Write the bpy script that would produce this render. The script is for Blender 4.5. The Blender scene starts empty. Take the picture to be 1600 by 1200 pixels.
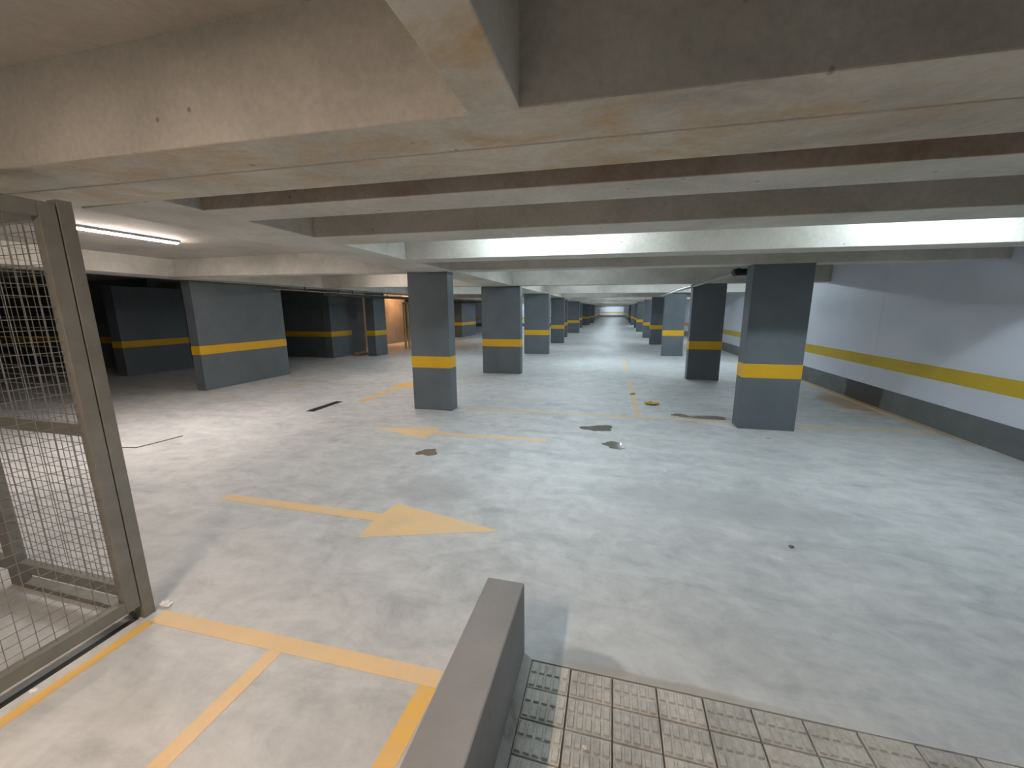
import bpy, bmesh, math, random
from mathutils import Matrix, Vector
random.seed(7)
S = bpy.context.scene
COL = S.collection

# ------------------------------------------------------------------ camera
cam = bpy.data.cameras.new('camera')
cam.sensor_fit = 'HORIZONTAL'
cam.sensor_width = 36.0
cam.lens = 36.0 * 603.0 / 1600.0
cam.clip_start = 0.02
cam.clip_end = 300
co = bpy.data.objects.new('camera', cam)
COL.objects.link(co)
rt = Vector((0.96842421, 0.24918873, -0.00771543))
up = Vector((-0.0392489, 0.18294869, 0.98233869))
fw = Vector((-0.24619926, 0.95101775, -0.18695232))
M = Matrix.Identity(4)
for i in range(3):
    M[i][0] = rt[i]; M[i][1] = up[i]; M[i][2] = -fw[i]
M.translation = (0, 0, 1.65)
co.matrix_world = M
S.camera = co

# ------------------------------------------------------------------ world, view
w = bpy.data.worlds.new('World'); S.world = w
w.use_nodes = True
bg = w.node_tree.nodes['Background']
bg.inputs[0].default_value = (0.5, 0.55, 0.6, 1)
bg.inputs[1].default_value = 0.03
S.view_settings.view_transform = 'Standard'
S.view_settings.look = 'None'
S.view_settings.gamma = 1.0
S.view_settings.use_curve_mapping = False
S.view_settings.exposure = 1.0

# lamp colours and strengths (each lamp_* builder uses these)
COOL = (0.78, 0.92, 1.0)
WARM = (1.0, 0.77, 0.61)
SOFT = (1.0, 0.87, 0.79)
ORANGE = (1.0, 0.55, 0.25)
LAMP = 62.0

# ------------------------------------------------------------------ materials
def nodes(name):
    m = bpy.data.materials.new(name); m.use_nodes = True
    nt = m.node_tree
    b = nt.nodes['Principled BSDF']
    return m, nt, b

def N(nt, t, **k):
    n = nt.nodes.new(t)
    for a, v in k.items(): setattr(n, a, v)
    return n

def ramp(nt, src, stops):
    r = N(nt, 'ShaderNodeValToRGB')
    e = r.color_ramp.elements
    e[0].position, e[0].color = stops[0][0], (*stops[0][1], 1)
    e[1].position, e[1].color = stops[-1][0], (*stops[-1][1], 1)
    for p, c in stops[1:-1]:
        x = e.new(p); x.color = (*c, 1)
    nt.links.new(src, r.inputs[0])
    return r.outputs[0]

def noise(nt, vec, scale, detail=6, rough=.6, dist=0.0):
    n = N(nt, 'ShaderNodeTexNoise')
    n.inputs['Scale'].default_value = scale
    n.inputs['Detail'].default_value = detail
    n.inputs['Roughness'].default_value = rough
    n.inputs['Distortion'].default_value = dist
    nt.links.new(vec, n.inputs['Vector'])
    return n.outputs['Fac']

def mapping(nt, vec, sc=(1, 1, 1), loc=(0, 0, 0), rot=(0, 0, 0)):
    m = N(nt, 'ShaderNodeMapping')
    m.inputs['Scale'].default_value = sc
    m.inputs['Location'].default_value = loc
    m.inputs['Rotation'].default_value = rot
    nt.links.new(vec, m.inputs['Vector'])
    return m.outputs[0]

def mix(nt, fac, a, b, mode='MIX'):
    m = N(nt, 'ShaderNodeMix', data_type='RGBA', blend_type=mode)
    for sock, v in ((m.inputs[0], fac), (m.inputs[6], a), (m.inputs[7], b)):
        if isinstance(v, (int, float)): sock.default_value = v
        elif isinstance(v, tuple): sock.default_value = (*v, 1)
        else: nt.links.new(v, sock)
    return m.outputs[2]

def math_(nt, op, a, b=None, clamp=False):
    m = N(nt, 'ShaderNodeMath', operation=op); m.use_clamp = clamp
    for sock, v in ((m.inputs[0], a), (m.inputs[1], b)):
        if v is None: continue
        if isinstance(v, (int, float)): sock.default_value = v
        else: nt.links.new(v, sock)
    return m.outputs[0]

def pos(nt):
    return N(nt, 'ShaderNodeNewGeometry').outputs['Position']

def bump(nt, b, h, strength=.15, dist=.01):
    n = N(nt, 'ShaderNodeBump')
    n.inputs['Strength'].default_value = strength
    n.inputs['Distance'].default_value = dist
    nt.links.new(h, n.inputs['Height'])
    nt.links.new(n.outputs[0], b.inputs['Normal'])

def blob(nt, p, cx, cy, rx, ry, edge=.35, nscale=3.0, namp=.9, cz=None, rz=1.0):
    """soft irregular patch mask around a world position"""
    v = mapping(nt, p, sc=(1 / rx, 1 / ry, 0 if cz is None else 1 / rz),
                loc=(-cx / rx, -cy / ry, 0 if cz is None else -cz / rz))
    l = N(nt, 'ShaderNodeVectorMath', operation='LENGTH'); nt.links.new(v, l.inputs[0])
    nz = noise(nt, p, nscale, 4, .6)
    d = math_(nt, 'ADD', l.outputs['Value'], math_(nt, 'MULTIPLY', math_(nt, 'SUBTRACT', nz, .5), namp * 2))
    mr = N(nt, 'ShaderNodeMapRange'); mr.interpolation_type = 'SMOOTHSTEP'
    mr.inputs['From Min'].default_value = 1.0; mr.inputs['From Max'].default_value = 1.0 - edge
    nt.links.new(d, mr.inputs['Value'])
    return mr.outputs[0]

def concrete(name, base, stain=None, lo=.45, hi=.62, sscale=1.6, rough=.85, stretch=(1, 1, 1), var=.75, holes=True):
    m, nt, b = nodes(name)
    p = pos(nt)
    pv = mapping(nt, p, stretch)
    n1 = noise(nt, pv, 1.3, 8, .62, .4)
    c = ramp(nt, n1, [(.3, tuple(x * var for x in base)), (.5, base), (.72, tuple(min(1, x * 1.16) for x in base))])
    if stain:
        n2 = noise(nt, mapping(nt, pv, loc=(7.3, 2.1, 4.4)), sscale, 7, .6, .8)
        f = ramp(nt, n2, [(lo, (0, 0, 0)), (hi, (1, 1, 1))])
        c = mix(nt, f, c, stain)
    n3 = noise(nt, p, 38, 4, .6)
    c = mix(nt, .22, c, ramp(nt, n3, [(.3, (.25, .25, .25)), (.7, (.9, .9, .9))]), 'SOFT_LIGHT')
    if holes:
        vo = N(nt, 'ShaderNodeTexVoronoi'); vo.inputs['Scale'].default_value = 5.5
        nt.links.new(p, vo.inputs['Vector'])
        dots = ramp(nt, vo.outputs['Distance'], [(.035, (.35, .33, .3)), (.07, (1, 1, 1))])
        c = mix(nt, .7, c, dots, 'MULTIPLY')
    nt.links.new(c, b.inputs['Base Color'])
    b.inputs['Roughness'].default_value = rough
    b.inputs['Specular IOR Level'].default_value = .25
    bump(nt, b, n3, .2, .006)
    return m

def paint(name, col, rough=.55, var=.12, scuff=None, bumpy=.12):
    m, nt, b = nodes(name)
    p = pos(nt)
    n1 = noise(nt, p, 2.2, 6, .6, .3)
    c = ramp(nt, n1, [(.3, tuple(x * (1 - var) for x in col)), (.7, tuple(min(1, x * (1 + var)) for x in col))])
    if scuff:
        n2 = noise(nt, mapping(nt, p, (3, 3, 1), (3, 5, 1)), 2.4, 8, .7, .6)
        c = mix(nt, ramp(nt, n2, [(.62, (0, 0, 0)), (.78, (.6, .6, .6))]), c, scuff)
    n3 = noise(nt, p, 60, 3, .6)
    nt.links.new(c, b.inputs['Base Color'])
    b.inputs['Roughness'].default_value = rough
    b.inputs['Specular IOR Level'].default_value = .3
    bump(nt, b, n3, bumpy, .004)
    return m

def plain(name, col, rough=.5, metal=0.0):
    m, nt, b = nodes(name)
    p = pos(nt)
    n1 = noise(nt, p, 9, 4, .6)
    c = ramp(nt, n1, [(.3, tuple(x * .85 for x in col)), (.7, tuple(min(1, x * 1.12) for x in col))])
    nt.links.new(c, b.inputs['Base Color'])
    b.inputs['Roughness'].default_value = rough
    b.inputs['Metallic'].default_value = metal
    return m

def emit(name, col, strength):
    m, nt, b = nodes(name)
    b.inputs['Base Color'].default_value = (.9, .9, .9, 1)
    b.inputs['Emission Color'].default_value = (*col, 1)
    b.inputs['Emission Strength'].default_value = strength
    return m

def floor_colour(nt, p):
    n1 = noise(nt, p, .55, 8, .62, .6)
    c = ramp(nt, n1, [(.28, (.465, .485, .495)), (.5, (.535, .55, .555)), (.72, (.605, .61, .605))])
    # trowel sweeps
    n2 = noise(nt, mapping(nt, p, (1, 2.6, 1), rot=(0, 0, .35)), 1.5, 9, .68, 1.2)
    c = mix(nt, .5, c, ramp(nt, n2, [(.32, (.31, .325, .335)), (.52, (.5, .5, .5)), (.75, (.68, .68, .67))]), 'OVERLAY')
    n3 = noise(nt, p, 5.0, 8, .7, .5)
    n5 = noise(nt, mapping(nt, p, (1, 1.5, 1), (4, 9, 0)), 2.0, 9, .74, .9)
    c = mix(nt, .44, c, ramp(nt, n5, [(.30, (.32, .325, .33)), (.46, (.5, .5, .5)), (.74, (.64, .64, .635))]), 'OVERLAY')
    c = mix(nt, .45, c, ramp(nt, n3, [(.3, (.32, .32, .32)), (.7, (.68, .68, .68))]), 'OVERLAY')
    vo = N(nt, 'ShaderNodeTexVoronoi'); vo.inputs['Scale'].default_value = 1.1
    nt.links.new(mapping(nt, p, loc=(.4, .2, 0)), vo.inputs['Vector'])
    c = mix(nt, .75, c, ramp(nt, vo.outputs['Distance'], [(.02, (.3, .3, .3)), (.045, (1, 1, 1))]), 'MULTIPLY')
    vo2 = N(nt, 'ShaderNodeTexVoronoi'); vo2.inputs['Scale'].default_value = 2.3
    nt.links.new(p, vo2.inputs['Vector'])
    sp = ramp(nt, vo2.outputs['Distance'], [(.012, (1, 1, 1)), (.03, (0, 0, 0))])
    c = mix(nt, sp, c, (.8, .8, .79))
    return c, n3

def floor_material():
    m, nt, b = nodes('floor_concrete')
    p = pos(nt)
    c, h = floor_colour(nt, p)
    for cx, cy, rx, ry, col, a in ((-.04, 1.60, .22, .075, (.30, .32, .33), .75),      # damp patch beyond the ramp tiles
                                   (.25, 1.56, .65, .045, (.36, .33, .27), .65),
                                   (4.1, 7.9, .45, 1.0, (.46, .25, .10), .75),       # rust run by the wall
                                   (4.33, 8.6, .13, 4.0, (.50, .30, .13), .6),
                                   (1.45, 6.32, .55, .2, (.33, .30, .26), .7),       # dirt at the pillar foot
                                   (-9.6, 15.6, 1.6, 2.2, (.50, .36, .22), .6),      # orange-brown patch near the brown wall
                                   (-1.6, 3.1, .5, .4, (.36, .365, .37), .6),
                                   (1.0, 3.4, 1.2, .4, (.40, .41, .42), .5)):
        f = blob(nt, p, cx, cy, rx, ry, .5, 3.5, .55)
        c = mix(nt, math_(nt, 'MULTIPLY', f, a), c, col)
    nt.links.new(c, b.inputs['Base Color'])
    r = N(nt, 'ShaderNodeMapRange')
    r.inputs['To Min'].default_value = .42; r.inputs['To Max'].default_value = .68
    nt.links.new(h, r.inputs['Value']); nt.links.new(r.outputs[0], b.inputs['Roughness'])
    b.inputs['Specular IOR Level'].default_value = .35
    bump(nt, b, h, .06, .01)
    return m

def marking(name, col, wear):
    """floor paint with the slab showing through where it has worn off"""
    m, nt, b = nodes(name)
    p = pos(nt)
    c, h = floor_colour(nt, p)
    n = noise(nt, mapping(nt, p, loc=(3, 8, 0)), 2.6, 8, .7, .5)
    f = ramp(nt, n, [(.25, (wear * .75,) * 3), (.6, (min(1, wear * 1.1),) * 3)])
    n4 = noise(nt, p, 26, 5, .7)
    f = mix(nt, .35, f, ramp(nt, n4, [(.25, (.4,) * 3), (.5, (1,) * 3)]), 'MULTIPLY')
    nt.links.new(mix(nt, f, c, col), b.inputs['Base Color'])
    b.inputs['Roughness'].default_value = .6
    return m

def tile_material():
    m, nt, b = nodes('tile_cement')
    p = pos(nt)
    n1 = noise(nt, p, 3.5, 7, .65, .3)
    c = ramp(nt, n1, [(.3, (.34, .34, .32)), (.5, (.50, .50, .475)), (.72, (.60, .60, .57))])
    oi = N(nt, 'ShaderNodeObjectInfo')
    c = mix(nt, .5, c, ramp(nt, oi.outputs['Random'], [(0, (.36, .37, .36)), (1, (.62, .6, .57))]), 'OVERLAY')
    n3 = noise(nt, p, 45, 4, .65)
    c = mix(nt, .3, c, ramp(nt, n3, [(.3, (.25,) * 3), (.7, (.75,) * 3)]), 'OVERLAY')
    nt.links.new(c, b.inputs['Base Color'])
    b.inputs['Roughness'].default_value = .8
    bump(nt, b, n3, .2, .004)
    return m

def wall_material():
    m, nt, b = nodes('wall_white_paint')
    p = pos(nt)
    n1 = noise(nt, mapping(nt, p, (.6, .6, 1.2)), 1.2, 5, .6)
    c = ramp(nt, n1, [(.3, (.60, .63, .71)), (.7, (.67, .70, .78))])
    n3 = noise(nt, p, 50, 3, .6)
    nt.links.new(c, b.inputs['Base Color'])
    b.inputs['Roughness'].default_value = .6
    bump(nt, b, n3, .12, .003)
    return m

def baseboard_material():
    m, nt, b = nodes('baseboard_grey_paint')
    p = pos(nt)
    n1 = noise(nt, p, 3, 6, .6)
    c = ramp(nt, n1, [(.3, (.105, .118, .118)), (.7, (.15, .165, .165))])
    f = blob(nt, p, 4.37, 8.1, 3.0, .55, .12, 3.0, .12)
    c = mix(nt, f, c, (.045, .042, .036))
    nt.links.new(c, b.inputs['Base Color'])
    b.inputs['Roughness'].default_value = .55
    return m

MAT = {
 'floor': floor_material(),
 'conc': concrete('beam_concrete', (.54, .52, .47), (.44, .42, .36), .5, .74, .9),
 'conc_stain': concrete('stained_beam_concrete', (.54, .505, .44), (.47, .345, .20), .46, .70, 2.3, stretch=(1, 1.6, 1), var=.68),
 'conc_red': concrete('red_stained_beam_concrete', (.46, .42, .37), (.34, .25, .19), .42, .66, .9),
 'conc_dark': concrete('dark_beam_concrete', (.44, .43, .39), (.36, .36, .32), .42, .76, .8),  # darker mottled concrete for the sides of the front beam
 'slab': concrete('slab_concrete', (.46, .43, .385), (.38, .35, .30), .5, .75, .6, holes=False),
 'grey': paint('pillar_grey_paint', (.125, .146, .160), .55, .10, None),
 'grey_scuff': paint('scuffed_grey_paint', (.125, .130, .135), .55, .12, (.24, .24, .235)),
 'parapet': paint('parapet_grey_paint', (.26, .26, .265), .6, .16, (.40, .39, .37)),
 'yellow': paint('band_yellow_paint', (.70, .40, .02), .5, .06),
 'wall': wall_material(),
 'wallyellow': paint('wall_band_yellow_paint', (.56, .40, .03), .55, .08),
 'base': baseboard_material(),
 'mark': marking('floor_paint_fresh', (.82, .50, .10), .88),
 'mark_mid': marking('floor_paint_worn', (.84, .57, .25), .80),
 'mark_faint': marking('floor_paint_faded', (.76, .52, .20), .6),
 'mark_trace': marking('floor_paint_trace', (.62, .50, .30), .33),
 'tile': tile_material(),
 'bed': plain('tile_bed_mortar', (.20, .185, .155), .9),
 'kerb': concrete('kerb_mortar', (.38, .375, .36), (.2, .2, .18), .5, .7, 4, holes=False),
 'steel': plain('gate_grey_green_paint', (.185, .182, .160), .5, 0.0),
 'wire': plain('galvanised_wire', (.24, .24, .215), .55, .3),
 'dark': plain('dark_steel', (.035, .037, .035), .6, .2),
 'black': plain('black_plastic', (.012, .012, .013), .45),
 'pipe': plain('grey_pipe_plastic', (.30, .285, .26), .45),
 'greenpipe': plain('dark_green_pipe', (.035, .06, .045), .5),
 'housing': plain('lamp_housing_white', (.7, .7, .7), .5),
 'white': plain('white_scrap', (.85, .85, .84), .6),
 'wood': plain('raw_timber', (.62, .45, .24), .7),
 'brownwall': concrete('bare_plaster_wall', (.30, .25, .20), (.22, .17, .13), .45, .7, .7, holes=False),
 'leaf': plain('yellow_rag', (.55, .38, .05), .8),
 'mud': plain('dried_mud', (.20, .17, .125), .85),
 'sand': plain('sand_heap', (.42, .27, .14), .95),
}
m_, nt_, b_ = nodes('puddle_water')
b_.inputs['Base Color'].default_value = (.16, .155, .135, 1)
b_.inputs['Roughness'].default_value = .04
b_.inputs['IOR'].default_value = 1.33
b_.inputs['Specular IOR Level'].default_value = .6
MAT['water'] = m_
MAT['cool'] = emit('cool_tube_light', COOL, LAMP)
MAT['warm'] = emit('warm_tube_light', SOFT, LAMP * 2.8)
MAT['added_soft'] = emit('added_soft_tube_light', SOFT, LAMP * .85)
MAT['warm_dim'] = emit('near_warm_tube_light', WARM, LAMP * 2.4)
MAT['cool_dim'] = emit('dim_cool_tube_light', COOL, LAMP * .12)
MAT['added_cool'] = emit('added_cool_tube_light', COOL, LAMP * .75)
MAT['cool_soft'] = emit('soft_cool_tube_light', COOL, LAMP * .82)
MAT['orange'] = emit('orange_lamp_light', ORANGE, LAMP * 3.0)

# ------------------------------------------------------------------ helpers
def mesh_obj(name, bm, mat, parent=None, loc=None, bevel=0):
    bmesh.ops.recalc_face_normals(bm, faces=bm.faces)
    me = bpy.data.meshes.new(name); bm.to_mesh(me); bm.free()
    o = bpy.data.objects.new(name, me); COL.objects.link(o)
    me.materials.append(MAT[mat])
    if parent: o.parent = parent
    if loc: o.location = loc
    if bevel:
        md = o.modifiers.new('bevel', 'BEVEL'); md.width = bevel; md.segments = 2; md.limit_method = 'ANGLE'
    return o

def link_copy(name, src, parent, loc, rz=0):
    o = src.copy(); o.name = name; COL.objects.link(o); o.parent = parent; o.location = loc; o.rotation_euler = (0, 0, rz)
    return o

def empty(name, loc=(0, 0, 0), rz=0):
    o = bpy.data.objects.new(name, None); COL.objects.link(o); o.location = loc; o.rotation_euler = (0, 0, rz)
    o.empty_display_size = .1
    return o

def tag(o, label, cat, group=None):
    o['label'] = label; o['category'] = cat
    if group: o['group'] = group
    return o

def structure(o, label=None, cat=None):
    o['kind'] = 'structure'
    if label: o['label'] = label
    if cat: o['category'] = cat
    return o

def hexa(bm, v):
    """8 corners: 4 bottom (ccw), 4 top (ccw)"""
    vs = [bm.verts.new(p) for p in v]
    for f in ((0, 3, 2, 1), (4, 5, 6, 7), (0, 1, 5, 4), (1, 2, 6, 5), (2, 3, 7, 6), (3, 0, 4, 7)):
        bm.faces.new([vs[i] for i in f])

def bx(bm, x0, x1, y0, y1, z0, z1):
    hexa(bm, [(x0, y0, z0), (x1, y0, z0), (x1, y1, z0), (x0, y1, z0), (x0, y0, z1), (x1, y0, z1), (x1, y1, z1), (x0, y1, z1)])

def box(name, x0, x1, y0, y1, z0, z1, mat, parent=None, bevel=0):
    bm = bmesh.new(); bx(bm, x0, x1, y0, y1, z0, z1)
    return mesh_obj(name, bm, mat, parent, None, bevel)

def tube(bm, a, b, r, seg=12, cap=True):
    a, b = Vector(a), Vector(b); d = b - a; L = d.length
    mt = Matrix.Translation((a + b) / 2) @ d.to_track_quat('Z', 'Y').to_matrix().to_4x4()
    bmesh.ops.create_cone(bm, cap_ends=cap, segments=seg, radius1=r, radius2=r, depth=L, matrix=mt)

def poly_slab(bm, pts, z0, z1):
    lo = [bm.verts.new((x, y, z0)) for x, y in pts]
    hi = [bm.verts.new((x, y, z1)) for x, y in pts]
    bm.faces.new(hi); bm.faces.new(lo[::-1])
    n = len(pts)
    for i in range(n):
        bm.faces.new((lo[i], lo[(i + 1) % n], hi[(i + 1) % n], hi[i]))

ZS = 2.62                                   # slab soffit
def zb(x): return 2.235 - .010 * x          # beam soffit falls slightly to the right
def yb(y, x): return y + .022 * (x + 2.4)   # beam lines are not quite square to the aisle
XW = 4.38                                   # right wall face

# ------------------------------------------------------------------ floor
HX0, HX1, HY0, HY1 = -.312, 2.50, -.65, 1.548
bm = bmesh.new()
for x0, x1, y0, y1 in ((-20, HX0, -3.5, 92), (HX0, HX1, HY1, 92), (HX1, 5, -3.5, 92), (HX0, HX1, -3.5, HY0)):
    bx(bm, x0, x1, y0, y1, -.15, 0)
floor = structure(mesh_obj('floor', bm, 'floor'), 'pale stained concrete garage floor', 'floor')
bed = box('tile_bed', HX0, HX1, HY0, HY1, -.15, -.016, 'bed', floor)
# ribbed ramp tiles: one mesh, copied
px, py = .1875, .1375
bm = bmesh.new()
tw, tl = px - .008, py - .008
bx(bm, -tw / 2, tw / 2, -tl / 2, tl / 2, -.016, -.003)
for r in (-1, 1):
    for k in range(5):
        cx = (k - 2) * tw / 5; cy = r * tl * .245
        a, b2 = tw / 5 * .36, tl * .20
        lo = [(cx - a, cy - b2), (cx + a, cy - b2), (cx + a, cy + b2), (cx - a, cy + b2)]
        hexa(bm, [(x, y, -.004) for x, y in lo] + [(cx + (x - cx) * .82, cy + (y - cy) * .9, .0035) for x, y in lo])
t0 = mesh_obj('tile', bm, 'tile', floor)
first = True
nr = int((HY1 - HY0) / py); nc = int((HX1 - HX0) / px)
for r in range(nr):
    for c in range(nc):
        loc = (HX0 + px * (c + .5), HY1 - py * (r + .5), random.uniform(-.002, .001))
        if first: t0.location = loc; first = False
        else: link_copy('tile', t0, floor, loc, random.uniform(-.012, .012))

# ------------------------------------------------------------------ ceiling and beams
ceiling = structure(box('ceiling', -20, 5, -3.5, 92, ZS, ZS + .25, 'slab'), 'concrete slab ceiling crossed by deep beams', 'ceiling')

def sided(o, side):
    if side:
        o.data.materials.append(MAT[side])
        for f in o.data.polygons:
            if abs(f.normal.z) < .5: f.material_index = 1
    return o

def beam(x0, x1, y0, y1, mat='conc', drop=0.0, side=None):
    bm = bmesh.new()
    c = [(x0, yb(y0, x0)), (x1, yb(y0, x1)), (x1, yb(y1, x1)), (x0, yb(y1, x0))]
    hexa(bm, [(x, y, zb(x) - drop) for x, y in c] + [(x, y, ZS + .01) for x, y in c])
    return sided(mesh_obj('beam', bm, mat, ceiling, None, .006), side)

def beam_y(x0, x1, y0, y1, mat='conc', drop=0.0, side=None):
    bm = bmesh.new()
    c = [(x0, y0), (x1, y0), (x1, y1), (x0, y1)]
    z = zb((x0 + x1) / 2) - drop
    hexa(bm, [(x, y, z) for x, y in c] + [(x, y, ZS + .01) for x, y in c])
    return sided(mesh_obj('beam', bm, mat, ceiling, None, .006), side)

XL0, XL1 = -3.06, -2.44                      # beam over the left pillar row
XR = XW
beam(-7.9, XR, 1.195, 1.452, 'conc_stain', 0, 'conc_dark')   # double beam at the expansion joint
beam(-7.9, XR, 1.458, 1.725, 'conc_stain', 0, 'conc')
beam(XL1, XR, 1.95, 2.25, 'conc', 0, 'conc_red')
beam(XL1, XR, 2.87, 3.25)
beam(XL1, XR, 4.37, 4.70)
beam(XL1, XR, 5.73, 6.01)
far_rows = (9.56, 14.45, 19.45, 23.95, 28.75, 33.5, 37.5, 44.2, 50.5, 57, 63, 72, 81)
for y in far_rows: beam(XL1, XR, y, y + .30)
for y in (5.73, 9.56, 14.45, 19.45, 23.95, 28.75): beam(-7.9, XL0, y, y + .30)
for y in (9.9, 19.5): beam(-20, -8.6, y, y + .3)
beam_y(XL0, XL1, 1.72, 91, 'conc', .002)
beam_y(-8.6, -7.9, -3.4, 40, 'conc', .002)
beam_y(-.452, -.292, -3.4, 1.25, 'conc_stain', -.001, 'conc')
beam(-7.9, XR, -2.2, -1.9)

# ------------------------------------------------------------------ walls
bm = bmesh.new()
bx(bm, XW + .012, XW + .3, -3.5, 92, 0, ZS)
for a, b2 in ((-3.5, 2.4), (2.405, 7.945), (7.95, 16), (16.005, 30), (30.005, 60), (60.005, 92)):
    bx(bm, XW, XW + .02, a, b2, .0, ZS)
structure(mesh_obj('wall_right', bm, 'wall'), 'white painted side wall with yellow band', 'wall')
wr = bpy.data.objects['wall_right']
box('yellow_band', XW - .003, XW + .005, -3.4, 62, .655, .845, 'wallyellow', wr)
structure(box('baseboard_right', XW - .008, XW + .005, -3.4, 62, 0, .33, 'base'), 'dark grey painted base of the white side wall', 'baseboard')

def wall(name, x0, x1, y0, y1, mat, label, band=None):
    o = structure(box(name, x0, x1, y0, y1, 0, ZS, mat), label, 'wall')
    if band: box('yellow_band', *band, 'yellow', o)
    return o
wf = wall('wall_far', -20, XW, 91, 91.3, 'wall', 'white end wall at the far end of the aisle', (-2.8, 2.4, 90.99, 91.01, .95, 1.15))
box('grey_base', -2.8, 2.4, 90.985, 91.01, 0, .45, 'base', wf)
wall('wall_far_left', -20, -2.75, 62.4, 90.9, 'grey', 'grey wall narrowing the aisle on its left far away', (-2.76, -2.74, 62.4, 90.9, .74, .94))
wall('wall_far_right', 2.3, XW - .02, 62.4, 90.9, 'grey', 'grey wall narrowing the aisle on its right far away', (2.29, 2.31, 62.4, 90.9, .74, .94))
wall('wall_back', -20, 5, -3.8, -3.5, 'wall', 'plain wall behind the ramp')
wall('wall_left', -20.3, -20, -3.5, 92, 'grey', 'dark grey outer wall on the left')
wall('wall_dark_left', -20, -12.9, 8.4, 8.7, 'grey', 'dark grey wall with yellow band seen behind the mesh', (-20, -12.9, 8.39, 8.41, .76, .95))
wall('wall_dark_recess', -16, -10.16, 12.05, 12.35, 'grey', 'dark wall in the recess beside the wide grey wall pillar', (-16, -10.16, 12.04, 12.06, .76, .95))
wall('wall_brown', -11.5, -11.15, 12.4, 19.6, 'brownwall', 'bare brown wall lit by an orange lamp')
ww = wall('wall_white_left', -20, -3.4, 40, 40.3, 'wall', 'distant white wall on the left with yellow band', (-20, -3.4, 39.99, 40.01, .74, .94))
box('grey_base', -20, -3.4, 39.985, 40.01, 0, .33, 'base', ww)

# ------------------------------------------------------------------ pillars
def pillar(x0, x1, y0, y1, label, z0=.72, z1=.915, name='pillar', top=None, bandy=None, group=None):
    cx, cy = (x0 + x1) / 2, (y0 + y1) / 2
    hx, hy = (x1 - x0) / 2, (y1 - y0) / 2
    t = empty(name, (cx, cy, 0))
    tag(t, label, 'pillar', group)
    h = top or zb(cx) + .012
    s = box('shaft', -hx, hx, -hy, hy, 0, h, 'grey', t, .008)
    e = .0025
    bm = bmesh.new()
    if bandy is None: bx(bm, -hx - e, hx + e, -hy - e, hy + e, z0, z1)
    else: bx(bm, -hx - e, hx + e, -hy - e, bandy - cy, z0, z1)
    mesh_obj('yellow_band', bm, 'yellow', t, None, .008)
    return t

D = .25
pillar(-3.25, -2.555, 5.83, 5.83 + D, 'grey pillar with yellow band standing nearest on the left of the aisle')
pillar(-3.34, -2.30, 9.78, 9.78 + D, 'wide grey pillar with yellow band, second in the left row')
pillar(-3.28, -2.34, 14.6, 14.6 + .32, 'grey pillar with yellow band, third in the left row')
pillar(-3.04, -2.38, 19.75, 20.05, 'grey pillar with yellow band, fourth in the left row')
pillar(-3.1, -2.72, 24.2, 24.5, 'narrow grey pillar with yellow band, fifth in the left row')
pillar(-3.24, -2.37, 28.9, 29.2, 'grey pillar with yellow band, sixth in the left row')
pillar(-3.2, -2.82, 37.5, 37.8, 'narrow grey pillar with yellow band, seventh in the left row')
pillar(-3.34, -2.49, 44.3, 44.6, 'distant grey pillar with yellow band, eighth in the left row')
pillar(-3.1, -2.3, 50.6, 50.9, 'distant grey pillar with yellow band, ninth in the left row')
pillar(1.755, 2.455, 5.84, 5.84 + .27, 'grey pillar with yellow band standing nearest by the white wall')
pillar(1.755, 2.455, 9.82, 9.82 + D, 'dark grey pillar with yellow band, second in the right row')
pillar(1.755, 2.455, 14.8, 14.8 + D, 'grey pillar with yellow band, third in the right row')
pillar(1.75, 2.45, 19.62, 19.9, 'grey pillar with yellow band, fourth in the right row')
pillar(1.75, 2.45, 24.2, 24.5, 'grey pillar with yellow band, fifth in the right row')
pillar(1.75, 2.45, 30.75, 31.05, 'distant grey pillar with yellow band, sixth in the right row')
pillar(1.93, 2.6, 37.85, 38.15, 'distant grey pillar with yellow band, seventh in the right row')
pillar(1.88, 2.6, 44.15, 44.45, 'distant grey pillar with yellow band, eighth in the right row')
pillar(2.0, 2.6, 52, 52.3, 'distant grey pillar with yellow band, ninth in the right row')
# wall pillars of the left bays
pillar(-8.67, -8.43, 6.25, 8.52, 'long grey wall pillar with yellow band under the left beam', .77, .96, 'wall_pillar', 2.313)
pillar(-12.86, -12.5, 7.3, 9.0, 'dark wall pillar in shade behind the long grey wall pillar', .75, .93, 'wall_pillar', 2.36)
pillar(-10.15, -9.82, 11.97, 13.95, 'grey wall pillar whose yellow band ends halfway, beside the dark recess', .76, .95, 'wall_pillar', 2.33, 13.12)
pillar(-8.93, -8.57, 12.78, 13.55, 'small square grey pillar with yellow band near the brown wall', .76, .95, 'pillar', 2.32)
pillar(-9.76, -9.25, 23.2, 25.8, 'grey wall pillar with brown lit end seen between the left pillars', .74, .94, 'wall_pillar', 2.33)
pillar(-9.5, -8.6, 29.5, 30.2, 'dark pillar with yellow band far back in the left bays', .74, .94, 'pillar', 2.33)

# ------------------------------------------------------------------ parapet and kerb by the tiles
pp = empty('parapet', (-.44, .2, 0))
tag(pp, 'low grey painted concrete parapet beside the ribbed tiles', 'parapet')
bm = bmesh.new(); bx(bm, -.09, .09, -2.6, 1.36, 0, .40)
mesh_obj('parapet_body', bm, 'parapet', pp, None, .008)
bm = bmesh.new()
hexa(bm, [(-.352, -.65, 0), (-.312, -.65, 0), (-.312, 1.548, 0), (-.352, 1.56, 0), (-.352, -.65, .045), (-.318, -.65, .004), (-.318, 1.54, .004), (-.352, 1.55, .03)])
structure(mesh_obj('trim_1', bm, 'kerb'), 'mortar fillet between parapet and tiles', 'trim')

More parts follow.
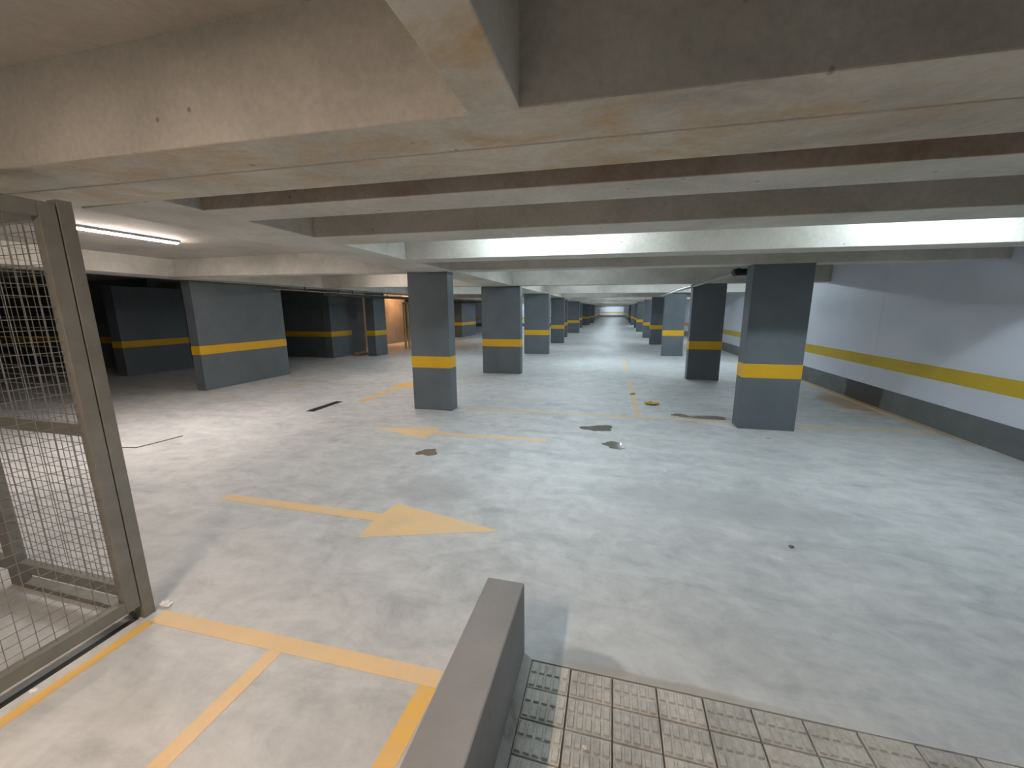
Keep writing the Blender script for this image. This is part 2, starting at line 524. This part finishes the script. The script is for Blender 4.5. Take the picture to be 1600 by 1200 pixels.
# ------------------------------------------------------------------ floor markings
def mark(name, pts, mat, label, cat='floor marking', group=None):
    n = Vector((sum(p[0] for p in pts) / len(pts), sum(p[1] for p in pts) / len(pts), 0))
    bm = bmesh.new()
    poly_slab(bm, [(x - n.x, y - n.y) for x, y in pts], .0002, .0014)
    return tag(mesh_obj(name, bm, mat, None, n), label, cat, group)

def line(x0, y0, x1, y1, wd, mat, label):
    d = Vector((x1 - x0, y1 - y0)); d.normalize(); q = Vector((-d.y, d.x)) * wd / 2
    return mark('floor_line', [(x0 - q.x, y0 - q.y), (x1 - q.x, y1 - q.y), (x1 + q.x, y1 + q.y), (x0 + q.x, y0 + q.y)], mat, label)

mark('floor_arrow', [(-3.36, 2.455), (-1.80, 2.47), (-1.77, 2.235), (-.77, 2.565), (-1.76, 2.77), (-1.79, 2.585), (-3.36, 2.555)], 'mark_mid', 'large faded yellow arrow pointing right, nearest on the floor')
mark('floor_arrow', [(-3.29, 4.69), (-2.32, 4.41), (-2.32, 4.615), (-.77, 4.66), (-.77, 4.765), (-2.32, 4.71), (-2.34, 4.93)], 'mark_mid', 'yellow arrow pointing left in front of the nearest left pillar')
mark('floor_arrow', [(-4.55, 6.08), (-4.43, 6.06), (-4.43, 7.5), (-4.2, 7.5), (-4.49, 8.5), (-4.78, 7.5), (-4.55, 7.5)], 'mark', 'yellow arrow pointing away behind the nearest left pillar')
mark('floor_arrow', [(-7.2, 6.5), (-7.05, 6.5), (-6.92, 7.0), (-6.75, 7.0), (-7.0, 7.7), (-7.4, 7.0), (-7.12, 7.0)], 'mark_trace', 'almost worn off yellow arrow beside the long grey wall pillar')
line(-2.38, 1.31, -.70, 1.345, .085, 'mark_mid', 'yellow line running from the mesh gate to the parapet')
line(-1.555, 1.285, -1.60, -.3, .075, 'mark_mid', 'yellow line dividing the marked strip in the left foreground')
line(-.735, 1.30, -.82, -.3, .085, 'mark', 'yellow line along the foot of the parapet')
line(-2.375, 1.27, -2.36, -.6, .06, 'mark', 'bright yellow line along the foot of the mesh gate')
line(-2.5, 6.06, 1.75, 6.13, .10, 'mark_faint', 'faded yellow line crossing the aisle between the nearest pillars')
line(2.47, 6.13, 4.2, 6.19, .10, 'mark_faint', 'faded yellow line from the near right pillar to the wall')
line(.45, 6.17, .43, 9.6, .10, 'mark_faint', 'faded yellow bay line running down the middle of the aisle')
line(.43, 10.6, .42, 13.8, .10, 'mark_faint', 'further faded stretch of the bay line down the aisle')
line(-2.3, 7.72, 1.6, 7.95, .09, 'mark_trace', 'barely visible yellow line crossing the aisle beyond the first pillars')
line(4.24, 6.2, 4.24, 16, .07, 'mark_faint', 'worn orange yellow line along the foot of the white wall')

# ------------------------------------------------------------------ drain slot, puddles, litter
dr = empty('floor_drain', (-4.905, 5.65, 0))
tag(dr, 'narrow dark slot drain set in the floor', 'drain')
bm = bmesh.new(); bx(bm, -.075, .075, -.38, .38, .0002, .0012); mesh_obj('drain_channel', bm, 'black', dr)
bm = bmesh.new()
for sx in (-.075, .067): bx(bm, sx, sx + .008, -.38, .38, .0002, .003)
mesh_obj('drain_frame', bm, 'dark', dr)
bm = bmesh.new(); bx(bm, -.066, .066, -.004, .004, .0012, .0026)
g0 = mesh_obj('bar', bm, 'dark', dr, (0, -.36, 0))
for k in range(1, 19): link_copy('bar', g0, dr, (0, -.36 + k * .04, 0))

def puddle(cx, cy, rx, ry, seed, label, mat='water', name='puddle', z=.0016, cat='puddle'):
    rnd = random.Random(seed)
    ph = [rnd.uniform(0, 6.28) for _ in range(4)]
    pts = []
    for i in range(36):
        a = i / 36 * 2 * math.pi
        r = 1 + .22 * math.sin(2 * a + ph[0]) + .16 * math.sin(3 * a + ph[1]) + .10 * math.sin(5 * a + ph[2]) + .05 * math.sin(9 * a + ph[3])
        pts.append((rx * r * math.cos(a), ry * r * math.sin(a)))
    bm = bmesh.new(); poly_slab(bm, pts, .0002, z)
    return tag(mesh_obj(name, bm, mat, None, (cx, cy, 0)), label, cat)
puddle(-2.07, 3.97, .10, .13, 3, 'small murky puddle in front of the nearest left pillar')
puddle(-.14, 5.40, .19, .16, 14, 'shiny puddle reflecting light, further of two in mid aisle')
puddle(.07, 4.73, .13, .12, 5, 'murky oval puddle, nearer of two in mid aisle')
puddle(1.10, 6.38, .12, .09, 12, 'thin patch of dried mud on the faded line', 'mud', 'mud_patch', .004, 'mud')
puddle(1.52, 6.33, .2, .10, 21, 'dark dried mud at the foot of the near right pillar', 'mud', 'mud_patch', .006, 'mud')

def scrap(name, cx, cy, sx, sy, h, mat, label, cat, seed):
    rnd = random.Random(seed)
    bm = bmesh.new()
    bmesh.ops.create_icosphere(bm, subdivisions=3, radius=1)
    for v in bm.verts:
        k = 1 + .35 * math.sin(v.co.x * 5 + seed) * math.cos(v.co.y * 4 - seed) + rnd.uniform(-.12, .12)
        v.co = Vector((v.co.x * sx * k, v.co.y * sy * k, max(0.0, (v.co.z * .5 + .5) * h * k)))
    return tag(mesh_obj(name, bm, mat, None, (cx, cy, .0002)), label, cat)
scrap('rag', .73, 7.05, .12, .08, .04, 'leaf', 'crumpled yellow rag lying in the aisle', 'rag', 2)
scrap('paper_scrap', -2.42, 1.385, .035, .022, .02, 'white', 'crumpled white scrap at the foot of the gate post', 'litter', 4)
scrap('paper_scrap', -2.435, .855, .018, .011, .006, 'white', 'white chip on the yellow line below the mesh gate', 'litter', 5)
scrap('pebble', 1.28, 2.86, .016, .012, .012, 'mud', 'small dark pebble alone on the right floor', 'pebble', 6)
scrap('pebble', -.04, 1.22, .008, .007, .008, 'white', 'tiny white chip on the ribbed tiles', 'pebble', 7)
scrap('sand_heap', -9.45, 13.1, .22, .35, .10, 'sand', 'small heap of sand beside the square pillar', 'sand', 8)
pts = [(-.35, -.22), (-.1, -.12), (.02, -.1), (.06, .08), (.1, .4)]
bm = bmesh.new()
for (xa, ya), (xb, yb_) in zip(pts[:-1], pts[1:]): tube(bm, (xa, ya, .007), (xb, yb_, .007), .006, 8)
o = mesh_obj('cable_offcut', bm, 'mud', None, (-5.72, 3.36, 0))
tag(o, 'thin dark cable offcut lying on the floor beyond the mesh gate', 'cable')

# ------------------------------------------------------------------ mesh gate and fence
XG = -2.45
gt = empty('mesh_gate', (XG, .75, 0))
tag(gt, 'grey steel gate leaf filled with square wire mesh', 'gate')
def part(name, par, x0, x1, y0, y1, z0, z1, mat='steel', bev=.003):
    l = par.location
    return box(name, x0 - l.x, x1 - l.x, y0 - l.y, y1 - l.y, z0, z1, mat, par, bev)
GY0, GY1 = .10, 1.276
part('stile', gt, XG - .03, XG + .02, GY1 - .062, GY1, .085, 2.135)
part('stile', gt, XG - .03, XG + .02, GY0, GY0 + .062, .085, 2.135)
part('top_rail', gt, XG - .03, XG + .02, GY0 + .062, GY1 - .062, 2.07, 2.135)
part('bottom_rail', gt, XG - .03, XG + .02, GY0 + .062, GY1 - .062, .085, .15)
def wires_x(par, x, y0, y1, z0, z1, sp=.05, r=.0012):
    l = par.location; bm = bmesh.new()
    n = int(round((y1 - y0) / sp))
    for i in range(1, n):
        y = y0 + (y1 - y0) * i / n + random.uniform(-.003, .003)
        bx(bm, x - l.x - r, x - l.x + r, y - l.y - r, y - l.y + r, z0, z1)
    n = int(round((z1 - z0) / sp))
    for i in range(1, n):
        z = z0 + (z1 - z0) * i / n + random.uniform(-.003, .003)
        bx(bm, x - l.x + r, x - l.x + 3 * r, y0 - l.y, y1 - l.y, z - r, z + r)
    o = mesh_obj('wire_mesh', bm, 'wire', par); o['kind'] = 'stuff'; return o
def wires_y(par, y, x0, x1, z0, z1, sp=.05, r=.0012):
    l = par.location; bm = bmesh.new()
    n = int(round((x1 - x0) / sp))
    for i in range(1, n):
        x = x0 + (x1 - x0) * i / n + random.uniform(-.003, .003)
        bx(bm, x - l.x - r, x - l.x + r, y - l.y - r, y - l.y + r, z0, z1)
    n = int(round((z1 - z0) / sp))
    for i in range(1, n):
        z = z0 + (z1 - z0) * i / n + random.uniform(-.003, .003)
        bx(bm, x0 - l.x, x1 - l.x, y - l.y + r, y - l.y + 3 * r, z - r, z + r)
    o = mesh_obj('wire_mesh', bm, 'wire', par); o['kind'] = 'stuff'; return o
wires_x(gt, XG - .005, GY0 + .06, GY1 - .06, .145, 2.075)

fn = empty('mesh_fence', (-3.0, 1.305, 0))
tag(fn, 'fixed wire mesh fence panel with tall steel corner post behind the gate', 'fence')
part('post', fn, XG - .045, XG + .02, 1.281, 1.336, 0, 2.155)
part('post', fn, -3.56, -3.47, 1.281, 1.336, 0, 2.155)
XA, XB = -3.47, XG - .045
part('top_rail', fn, XA, XB, 1.285, 1.33, 2.08, 2.14)
part('middle_rail', fn, XA, XB, 1.285, 1.33, 1.03, 1.095)
part('bottom_rail', fn, XA, XB, 1.285, 1.33, .10, .165)
part('sill', fn, XA, XB, 1.28, 1.34, 0, .03)
wires_y(fn, 1.307, XA, XB, .16, 1.035)
wires_y(fn, 1.307, XA, XB, 1.09, 2.085)
f2 = empty('mesh_fence', (-4.2, 1.305, 0))
tag(f2, 'further wire mesh fence panel at the left picture edge', 'fence')
part('post', f2, -4.9, -4.82, 1.281, 1.336, 0, 2.155)
for n_, z0, z1 in (('top_rail', 2.08, 2.14), ('middle_rail', 1.03, 1.095), ('bottom_rail', .10, .165)):
    part(n_, f2, -4.82, -3.565, 1.285, 1.33, z0, z1)
wires_y(f2, 1.307, -4.82, -3.565, .16, 2.085)
th = box('gate_threshold', -.014, .014, -.57, .57, 0, .006, 'dark'); th.location = (-2.475, .70, 0)
tag(th, 'dark steel threshold strip on the floor under the gate', 'threshold')

# ------------------------------------------------------------------ pipes
def pipe_run(name, pts, r, mat, label, couplings=(), hang=()):
    l = Vector(pts[0]); t = empty(name, l); tag(t, label, 'pipe')
    bm = bmesh.new()
    for a, b2 in zip(pts[:-1], pts[1:]): tube(bm, Vector(a) - l, Vector(b2) - l, r, 16)
    mesh_obj('pipe_run', bm, mat, t)
    for a, b2, rr, mm in couplings:
        bm = bmesh.new(); tube(bm, Vector(a) - l, Vector(b2) - l, rr, 18)
        mesh_obj('coupling', bm, mm, t, None, .004)
    for (x, y, z, zt) in hang:
        bm = bmesh.new(); bx(bm, x - .008 - l.x, x + .008 - l.x, y - .012 - l.y, y + .012 - l.y, z - l.z, zt - l.z)
        tube(bm, (x - l.x, y - .012 - l.y, z - l.z), (x - l.x, y + .012 - l.y, z - l.z), r + .004, 12)
        mesh_obj('hanger', bm, 'dark', t)
    return t
zp = 2.155
pipe_run('drain_pipe', [(1.67, 6.2, zp), (1.66, 15.2, zp - .03)], .032, 'pipe', 'pale drain pipe hung under the beams along the right pillars',
         [((1.67, 6.17, zp), (1.67, 6.34, zp), .052, 'black'), ((1.62, 6.24, zp), (1.84, 6.24, zp), .048, 'black'), ((1.668, 9.3, zp - .01), (1.668, 9.36, zp - .01), .038, 'black'), ((1.667, 12.1, zp - .02), (1.667, 12.16, zp - .02), .038, 'black')])
pipe_run('conduit', [(-8.1, 8.0, 2.215), (-8.1, 16.4, 2.205)], .014, 'pipe', 'thin pale conduit under the left beam', (), [(-8.1, y, 2.21, zb(-8.25)) for y in (9, 11, 13, 15)])
pipe_run('service_pipe', [(-8.3, 9.9, 2.18), (-8.3, 19.5, 2.17)], .05, 'greenpipe', 'dark green pipe under the left beam',
         [((-8.3, 10.0, 2.18), (-8.3, 10.12, 2.18), .06, 'black')], [(-8.3, y, 2.175, zb(-8.25)) for y in (10.6, 13, 15.5, 18)])
pipe_run('service_pipe', [(-9.6, 22.6, 2.16), (-6.2, 22.6, 2.16)], .04, 'greenpipe', 'dark pipe crossing above the brown-ended wall pillar', (), [(x, 22.6, 2.16, ZS) for x in (-7.4, -6.6)])

# timber door frame leaning far left
tf = empty('timber_frame', (-9.17, 16.15, 0)); tag(tf, 'pale raw timber frame standing by the brown wall', 'timber frame')
for x in (-.13, .05):
    bm = bmesh.new(); bx(bm, x, x + .09, -.03, .03, 0, 1.98); mesh_obj('timber', bm, 'wood', tf, None, .003)
bm = bmesh.new(); bx(bm, -.13, .14, -.025, .025, 1.98, 2.06); mesh_obj('cross_timber', bm, 'wood', tf, None, .003)

# ------------------------------------------------------------------ lamps
def lamp(x, y, along, label, mat='cool', L=1.2, z=ZS, group='ceiling tube lamps', depth=.036):
    t = empty('ceiling_lamp', (x, y, z), 0 if along == 'x' else math.pi / 2)
    tag(t, label, 'lamp', group)
    bm = bmesh.new(); bx(bm, -L / 2 - .015, L / 2 + .015, -.045, .045, -.03, 0)
    mesh_obj('housing', bm, 'housing', t, None, .004)
    bm = bmesh.new()
    n = 8; ring = []
    for sx in (-L / 2, L / 2):
        ring.append([bm.verts.new((sx, .036 * math.cos(math.pi * k / n), -.0305 - depth * math.sin(math.pi * k / n))) for k in range(n + 1)])
    for k in range(n): bm.faces.new((ring[0][k], ring[0][k + 1], ring[1][k + 1], ring[1][k]))
    for r in ring: bm.faces.new(r)
    bm.faces.new((ring[0][0], ring[1][0], ring[1][n], ring[0][n]))
    mesh_obj('diffuser', bm, mat, t)
    return t
lamp(-5.8, 3.68, 'y', 'lit tube lamp glowing on the ceiling beside the mesh gate', 'warm', 1.08, depth=.016)
lamp(-1.36, -.72, 'y', 'warm tube lamp over the ramp behind the viewer', 'warm_dim', depth=.004)
lamp(-1.1, 7.9, 'x', 'added unseen tube lamp brightening the mid aisle behind the beam', 'added_cool')  # added lamp, lifts the floor brightness in the mid aisle
lamp(2.3, -1.1, 'x', 'cool tube lamp over the ramp behind the viewer', 'cool_dim')
lamp(-.65, 3.86, 'x', 'tube lamp hidden between beams over the near aisle')
lamp(2.75, 3.92, 'x', 'tube lamp hidden between beams by the white wall', 'cool_soft')
for x, y in ((-1.2, 12.3), (1.0, 12.3), (3.4, 12.6), (-1.2, 17.2), (-.3, 21.8), (3.4, 22.0), (-.3, 26.5), (3.4, 30), (-.3, 31.3), (-.3, 35.5), (-.3, 41), (3.4, 41), (-.3, 47.5), (-.3, 54), (0, 60), (0, 66), (0, 70), (0, 77), (0, 84), (-1, 89.4), (1, 89.4)):
    lamp(x, y, 'x', 'unseen tube lamp further down the aisle, in a row with added lamps')  # row includes extra lamps added to brighten the far aisle
lamp(-5.2, 8.3, 'x', 'added unseen tube lamp brightening the left bay by the long grey wall pillar', 'added_soft')  # added lamp, brightens floor and wall pillar in the left bay
for x, y in ((-5.6, 12.2), (-6.0, 21.6), (-6.2, 26.2), (-6.6, 31.5), (-7.5, 36.5), (-9.5, 38.6)):
    lamp(x, y, 'x', 'unseen tube lamp of the left bays, in a set with added lamps')  # some of these are extra lamps added to brighten the far left
lamp(-10.3, 18.3, 'x', 'orange lamp beside the brown wall', 'orange', .6)
